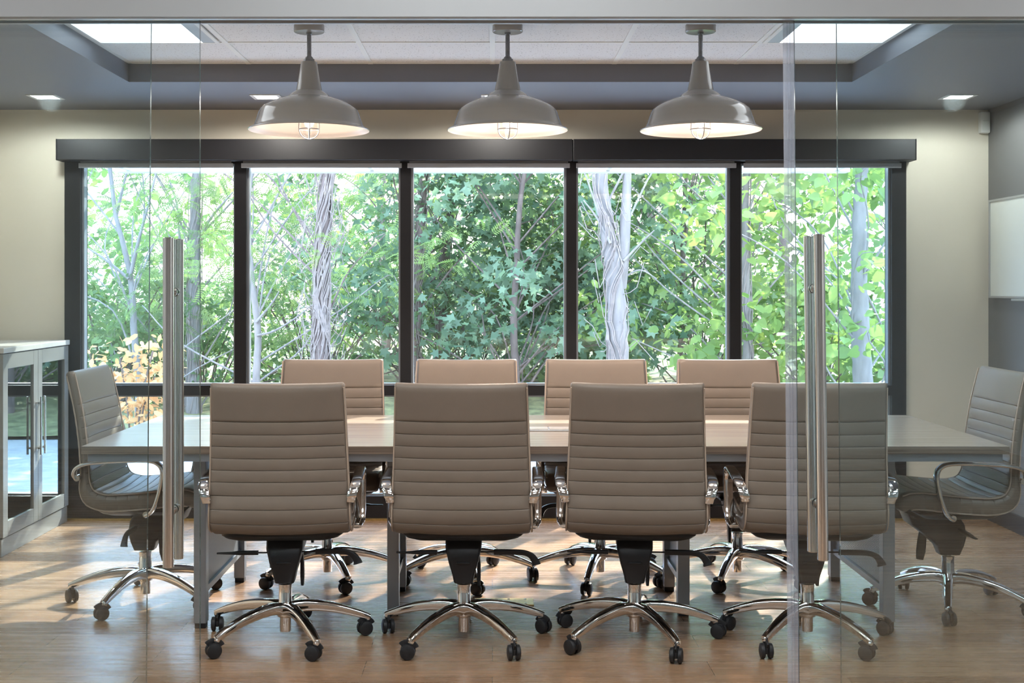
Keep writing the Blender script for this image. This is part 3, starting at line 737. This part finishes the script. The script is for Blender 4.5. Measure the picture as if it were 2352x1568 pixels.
def leaves(name, centers, rad, per, size, kind, c_lo, c_hi, parent, rng, up_bias=.6):
    V0, F0 = KIND[kind]; k = len(V0)
    cs = np.array(centers); n = len(cs)*per
    ci = np.repeat(np.arange(len(cs)), per)
    d = rng.normal(size=(n, 3)); d /= np.linalg.norm(d, axis=1)[:, None]
    pos_ = cs[ci]+d*(rng.random(n)**.4)[:, None]*np.array([rad, rad, rad*.62])
    # orientation: normals mostly up and out
    nr = rng.normal(size=(n, 3))*.55+np.array([0, -.25, up_bias])+d*.3; nr /= np.linalg.norm(nr, axis=1)[:, None]
    t_ = d*np.array([1, 1, .2])+rng.normal(size=(n, 3))*.4+np.array([0, 0, -.35]); t_ -= nr*(t_*nr).sum(1)[:, None]; t_ /= np.linalg.norm(t_, axis=1)[:, None]
    b_ = np.cross(t_, nr); sz = size*(.65+.6*rng.random(n))
    V = pos_[:, None, :]+sz[:, None, None]*(V0[None, :, 0:1]*b_[:, None, :]+V0[None, :, 1:2]*t_[:, None, :]+V0[None, :, 2:3]*nr[:, None, :])
    V = V.reshape(-1, 3)
    V[:, 2] = np.maximum(V[:, 2], .02)
    lens = np.array([len(f) for f in F0]); loops = np.concatenate([np.array(f) for f in F0])
    L = (loops[None, :]+(np.arange(n)*k)[:, None]).reshape(-1)
    me = bpy.data.meshes.new(name); me.vertices.add(len(V)); me.vertices.foreach_set('co', V.astype(np.float32).ravel())
    me.loops.add(len(L)); me.loops.foreach_set('vertex_index', L.astype(np.int32))
    ll = np.tile(lens, n); st = np.concatenate([[0], np.cumsum(ll)[:-1]])
    me.polygons.add(len(ll)); me.polygons.foreach_set('loop_start', st.astype(np.int32)); me.polygons.foreach_set('loop_total', ll.astype(np.int32))
    me.update(calc_edges=True)
    cl = np.clip(rng.random(len(cs))[ci]*.6+rng.random(n)*.4, 0, 1)[:, None]
    col = np.array(c_lo)[None, :3]*(1-cl)+np.array(c_hi)[None, :3]*cl
    col = np.repeat(np.concatenate([col, np.ones((n, 1))], 1), k, axis=0)
    at_ = me.attributes.new('leafcol', 'FLOAT_COLOR', 'POINT'); at_.data.foreach_set('color', col.astype(np.float32).ravel())
    me.materials.append(M['leaf']); o = bpy.data.objects.new(name, me); C.objects.link(o); o.parent = parent
    return o
def wx(px, D): return (px-CX)*D/F
def wz(py, D): return H-(py-CY)*D/F
def tree(label, D, path, wpx, bark, kind, size, c_lo, c_hi, ncl, per, spread, zr, seed, extra=(), vines=0, name='tree', rad=.42):
    rng = np.random.default_rng(seed); rr = random.Random(seed)
    base_x = wx(path[0][0], D); t = thing(name, label, 'tree', (base_x, D, -.16 if D < 12.2 else -.1), 0, 'trees outside the windows')
    ox, oy, oz = t.location
    pts = [(0, 0, 0)]+[(wx(px, D)-ox, 0, wz(py, D)-oz) for px, py in path]
    lx, lz = pts[-1][0], pts[-1][2]; dx = (pts[-1][0]-pts[-2][0])/max(.1, pts[-1][2]-pts[-2][2])
    pts += [(lx+dx*1.0+.1, .1, lz+1.0), (lx+dx*1.6, .3, lz+2.4), (lx+dx*1.6+.2, .2, lz+4.0)]
    R_ = wpx*D/F/2
    P = spline(pts, 8); n = len(P); bm = bmesh.new()
    P = [p+Vector((rr.uniform(-.1, .1)*R_, rr.uniform(-.1, .1)*R_, 0)) for p in P]
    sweep(bm, P, circ(R_, 12), scales=[1.25-1.05*(i/(n-1))**1.3 if i > 2 else 1.45-.08*i for i in range(n)], up=Vector((0, 1, 0)))
    for ex in extra:
        e = spline([(wx(px, D)-ox, rr.uniform(-.1, .1), wz(py, D)-oz) for px, py in ex[0]], 6); m_ = len(e); re = ex[1]*D/F/2
        sweep(bm, e, circ(re, 8), scales=[1-.6*i/(m_-1) for i in range(m_)], up=Vector((0, 1, 0)))
    obj('trunk', bm, bark, t, 60)
    if vines:
        bm = bmesh.new()
        for k in range(vines):
            a0 = rr.uniform(0, 2*PI); i0 = rr.randrange(0, int(n*.3)); i1 = rr.randrange(int(n*.45), int(n*.8)); q = []
            for i in range(i0, i1):
                a = a0+math.sin(i*.35+a0)*.9+(i-i0)*.05; r_ = R_*(1.30-.8*(i/n))+.012
                q.append(P[i]+Vector((r_*math.cos(a), r_*math.sin(a), 0)))
            if len(q) > 3: sweep(bm, q, circ(.0045, 5), up=Vector((0, 1, 0)))
        for k in range(vines*3):
            i = rr.randrange(4, int(n*.8)); a = rr.uniform(0, 2*PI); p = P[i]
            q = [p+Vector((R_*math.cos(a)*(1+k2*.9), R_*math.sin(a)*(1+k2*.9), rr.uniform(-.06, .10)*k2)) for k2 in range(4)]
            sweep(bm, q, circ(.0035, 4), up=Vector((0, 1, .1)))
        obj('climbing_vines', bm, 'vine', t)
    cents = []; bm = bmesh.new()
    for k in range(ncl):
        z = zr[0]+(zr[1]-zr[0])*rr.random()**1.25; a = rr.uniform(0, 2*PI); r_ = spread*(.15+.85*math.sqrt(rr.random()))*(1 if z < 4 else .75)
        c = Vector((r_*math.cos(a)*1.15, .55+r_*math.sin(a)*.7, z)); i = min(n-1, max(3, int(n*(z-.5)/P[-1].z))); s_ = P[i]
        c.x += s_.x; cents.append(tuple(c))
        if k % 6 == 0:
            mid = s_.lerp(c, .5)+Vector((rr.uniform(-.2, .2), rr.uniform(-.2, .2), rr.uniform(-.05, .25)))
            q = spline([s_, mid, c, c+Vector((rr.uniform(-.3, .3), rr.uniform(-.3, .3), rr.uniform(-.2, .2)))], 4)
            sweep(bm, q, circ(.011, 5), scales=[1-.8*i/(len(q)-1) for i in range(len(q))], up=Vector((0, 0, 1.0)))
    if len(bm.verts): obj('branches', bm, bark, t, 60)
    leaves('foliage', cents, rad, per, size, kind, c_lo, c_hi, t, rng)
    return t
YG1, YG2 = (.09, .17, .045), (.28, .38, .11)
DG1, DG2 = (.05, .11, .045), (.20, .30, .14)
MG1, MG2 = (.07, .14, .05), (.25, .35, .13)
BG1, BG2 = (.08, .16, .10), (.27, .38, .25)
tree('thin pale tree with feathery leaves outside the leftmost window bay', 12.6, [(318, 880), (308, 760), (300, 640), (283, 560), (262, 470)], 15, 'bark_pale', 'pinnate', .085, MG1, MG2, 90, 9, 1.5, (.9, 4.8), 1, [([(300, 640), (322, 560), (345, 470), (360, 390)], 10), ([(300, 640), (250, 600), (200, 570)], 8)])
tree('pale trunk wrapped in vines seen through the glass beside the left door edge', 13.2, [(443, 950), (446, 760), (447, 600), (452, 400)], 30, 'bark_pale', 'pinnate', .085, MG1, MG2, 90, 9, 1.5, (1.0, 4.8), 2, [([(450, 560), (490, 500), (530, 440)], 9), ([(448, 620), (420, 560), (410, 480)], 9)], 12)
tree('slim curved pale tree just right of the first window mullion', 12.0, [(588, 880), (592, 760), (578, 640), (572, 540), (574, 420)], 15, 'bark_pale', 'pinnate', .08, YG1, YG2, 70, 8, 1.4, (1.3, 4.8), 3, [([(590, 740), (622, 700), (640, 670)], 7), ([(592, 770), (630, 760), (680, 730), (730, 690)], 6)])
tree('dark vine-covered trunk in the second window bay', 11.6, [(735, 830), (738, 700), (742, 560), (752, 400)], 33, 'bark_dark', 'pinnate', .08, YG1, YG2, 60, 9, 1.7, (1.6, 4.8), 4, [], 70)
tree('dark trunk near the left edge of the centre window bay', 14.0, [(950, 880), (955, 700), (962, 560), (976, 400)], 26, 'bark_dark', 'star', .075, BG1, BG2, 110, 32, 1.8, (.9, 4.8), 5, [], 14)
tree('dark trunk with a side limb left of centre in the centre window bay', 14.6, [(1012, 880), (1014, 760), (1020, 640), (1030, 500)], 27, 'bark_dark', 'star', .075, DG1, DG2, 120, 32, 1.8, (1.0, 4.8), 6, [([(1016, 820), (1045, 780), (1070, 745)], 16), ([(1020, 830), (1090, 812), (1130, 780)], 8)], 10)
tree('slender brown maple with dense bluish green leaves in the centre window bay', 13.2, [(1185, 880), (1180, 740), (1186, 620), (1196, 450)], 16, 'bark_dark', 'star', .08, BG1, BG2, 190, 36, 1.7, (.7, 4.8), 7)
tree('big forked pale trunk outside the fourth window bay', 10.8, [(1421, 960), (1420, 800), (1412, 640), (1398, 540), (1380, 400)], 43, 'bark_pale', 'star', .075, DG1, MG2, 20, 30, 1.6, (3.2, 4.8), 8, [([(1424, 660), (1432, 580), (1437, 480), (1441, 380), (1450, 200)], 33), ([(1430, 600), (1470, 560), (1500, 530)], 7), ([(1430, 640), (1470, 620), (1510, 640)], 4.8), ([(1400, 560), (1370, 500), (1340, 460)], 7)], 16)
tree('leafy maple filling the gap right of the forked trunk', 13.8, [(1560, 880), (1565, 740), (1570, 560), (1575, 420)], 12, 'bark_dark', 'star', .075, DG1, MG2, 130, 34, 1.8, (1.0, 4.8), 9)
tree('ivy-flecked pale trunk just right of the last mullion', 12.4, [(1716, 880), (1716, 740), (1712, 600), (1714, 420)], 21, 'bark_pale', 'oval', .07, YG1, YG2, 80, 34, 1.5, (1.0, 4.8), 10, [], 10)
tree('thick pale trunk with big leaves in the rightmost window bay', 11.0, [(1982, 890), (1976, 740), (1972, 600), (1980, 400)], 40, 'bark_pale', 'heart', .078, YG1, YG2, 90, 20, 1.6, (.4, 4.8), 11, [([(1975, 660), (2010, 700), (2030, 745)], 9)])
def shrub(label, px, D, rx, rz_, kind, size, lo, hi, n, per, seed):
    rng = np.random.default_rng(seed); rr = random.Random(seed); t = thing('shrub', label, 'shrub', (wx(px, D), D, 0 if D > 12.2 else -.16), 0, 'shrubs outside the windows')
    cents = []
    bm = bmesh.new()
    for k in range(n):
        a = rr.uniform(0, 2*PI); e = math.sqrt(rr.random()); z = rz_*(.12+.88*rr.random()); c = (rx*e*math.cos(a)*(1.1-.4*z/rz_), rx*.6*e*math.sin(a), z); cents.append(c)
        if k % 2 == 0: sweep(bm, [(c[0]*.1, c[1]*.1, 0), (c[0]*.5, c[1]*.5, z*.6), c], circ(.009, 5), up=Vector((0, 1, .1)))
    obj('stems', bm, 'bark_dark', t); leaves('foliage', cents, .30, per, size, kind, lo, hi, t, rng)
shrub('bushy green shrub low behind the left end chair', 250, 13.5, 1.3, 1.5, 'oval', .055, DG1, MG2, 55, 42, 21)
shrub('orange-brown shrub low in the leftmost window bay', 305, 11.4, .35, .95, 'oval', .05, (.50, .26, .10), (.80, .50, .26), 14, 50, 22)
shrub('low green shrub behind the vine-wrapped pale trunk', 470, 14.2, 1.4, 1.3, 'oval', .055, DG1, MG2, 50, 42, 23)
shrub('bright yellow-green shrub below the dark vine trunk', 720, 14.4, 1.9, 1.9, 'pinnate', .06, YG1, YG2, 70, 12, 24)
shrub('dark green shrub behind the chairs in the centre window bay', 1080, 15.5, 1.9, 1.7, 'star', .065, DG1, DG2, 70, 40, 25)
shrub('green shrub left of the forked pale trunk', 1330, 14.8, 1.2, 2.2, 'star', .065, BG1, MG2, 60, 40, 26)
shrub('loose green shrub between the forked trunk and the last mullion', 1610, 14.8, 1.2, 2.1, 'oval', .055, DG1, MG2, 50, 36, 27)
shrub('large-leaved bright shrub low in the rightmost window bay', 1880, 12.8, 1.3, 1.4, 'heart', .07, YG1, YG2, 46, 20, 28)
# thicket and taller trees further back
for px, D, sd_, lab in ((180, 18.0, 31, 'distant leafy tree behind the left window frame'), (560, 19.0, 32, 'distant leafy tree behind the first mullion'), (880, 18.5, 33, 'distant leafy tree behind the second mullion'), (1250, 19.0, 34, 'distant leafy tree behind the third mullion'), (1500, 18.5, 35, 'distant leafy tree behind the fourth window bay'), (1800, 18.0, 36, 'distant leafy tree behind the right glass door'), (2120, 17.5, 37, 'distant leafy tree beyond the right window frame')):
    tree(lab, D, [(px, 860), (px+8, 700), (px-4, 500), (px+6, 300)], 22, 'bark_dark', 'oval', .10, MG1, YG2, 62, 28, 2.1, (.5, 5.4), sd_, rad=.5)
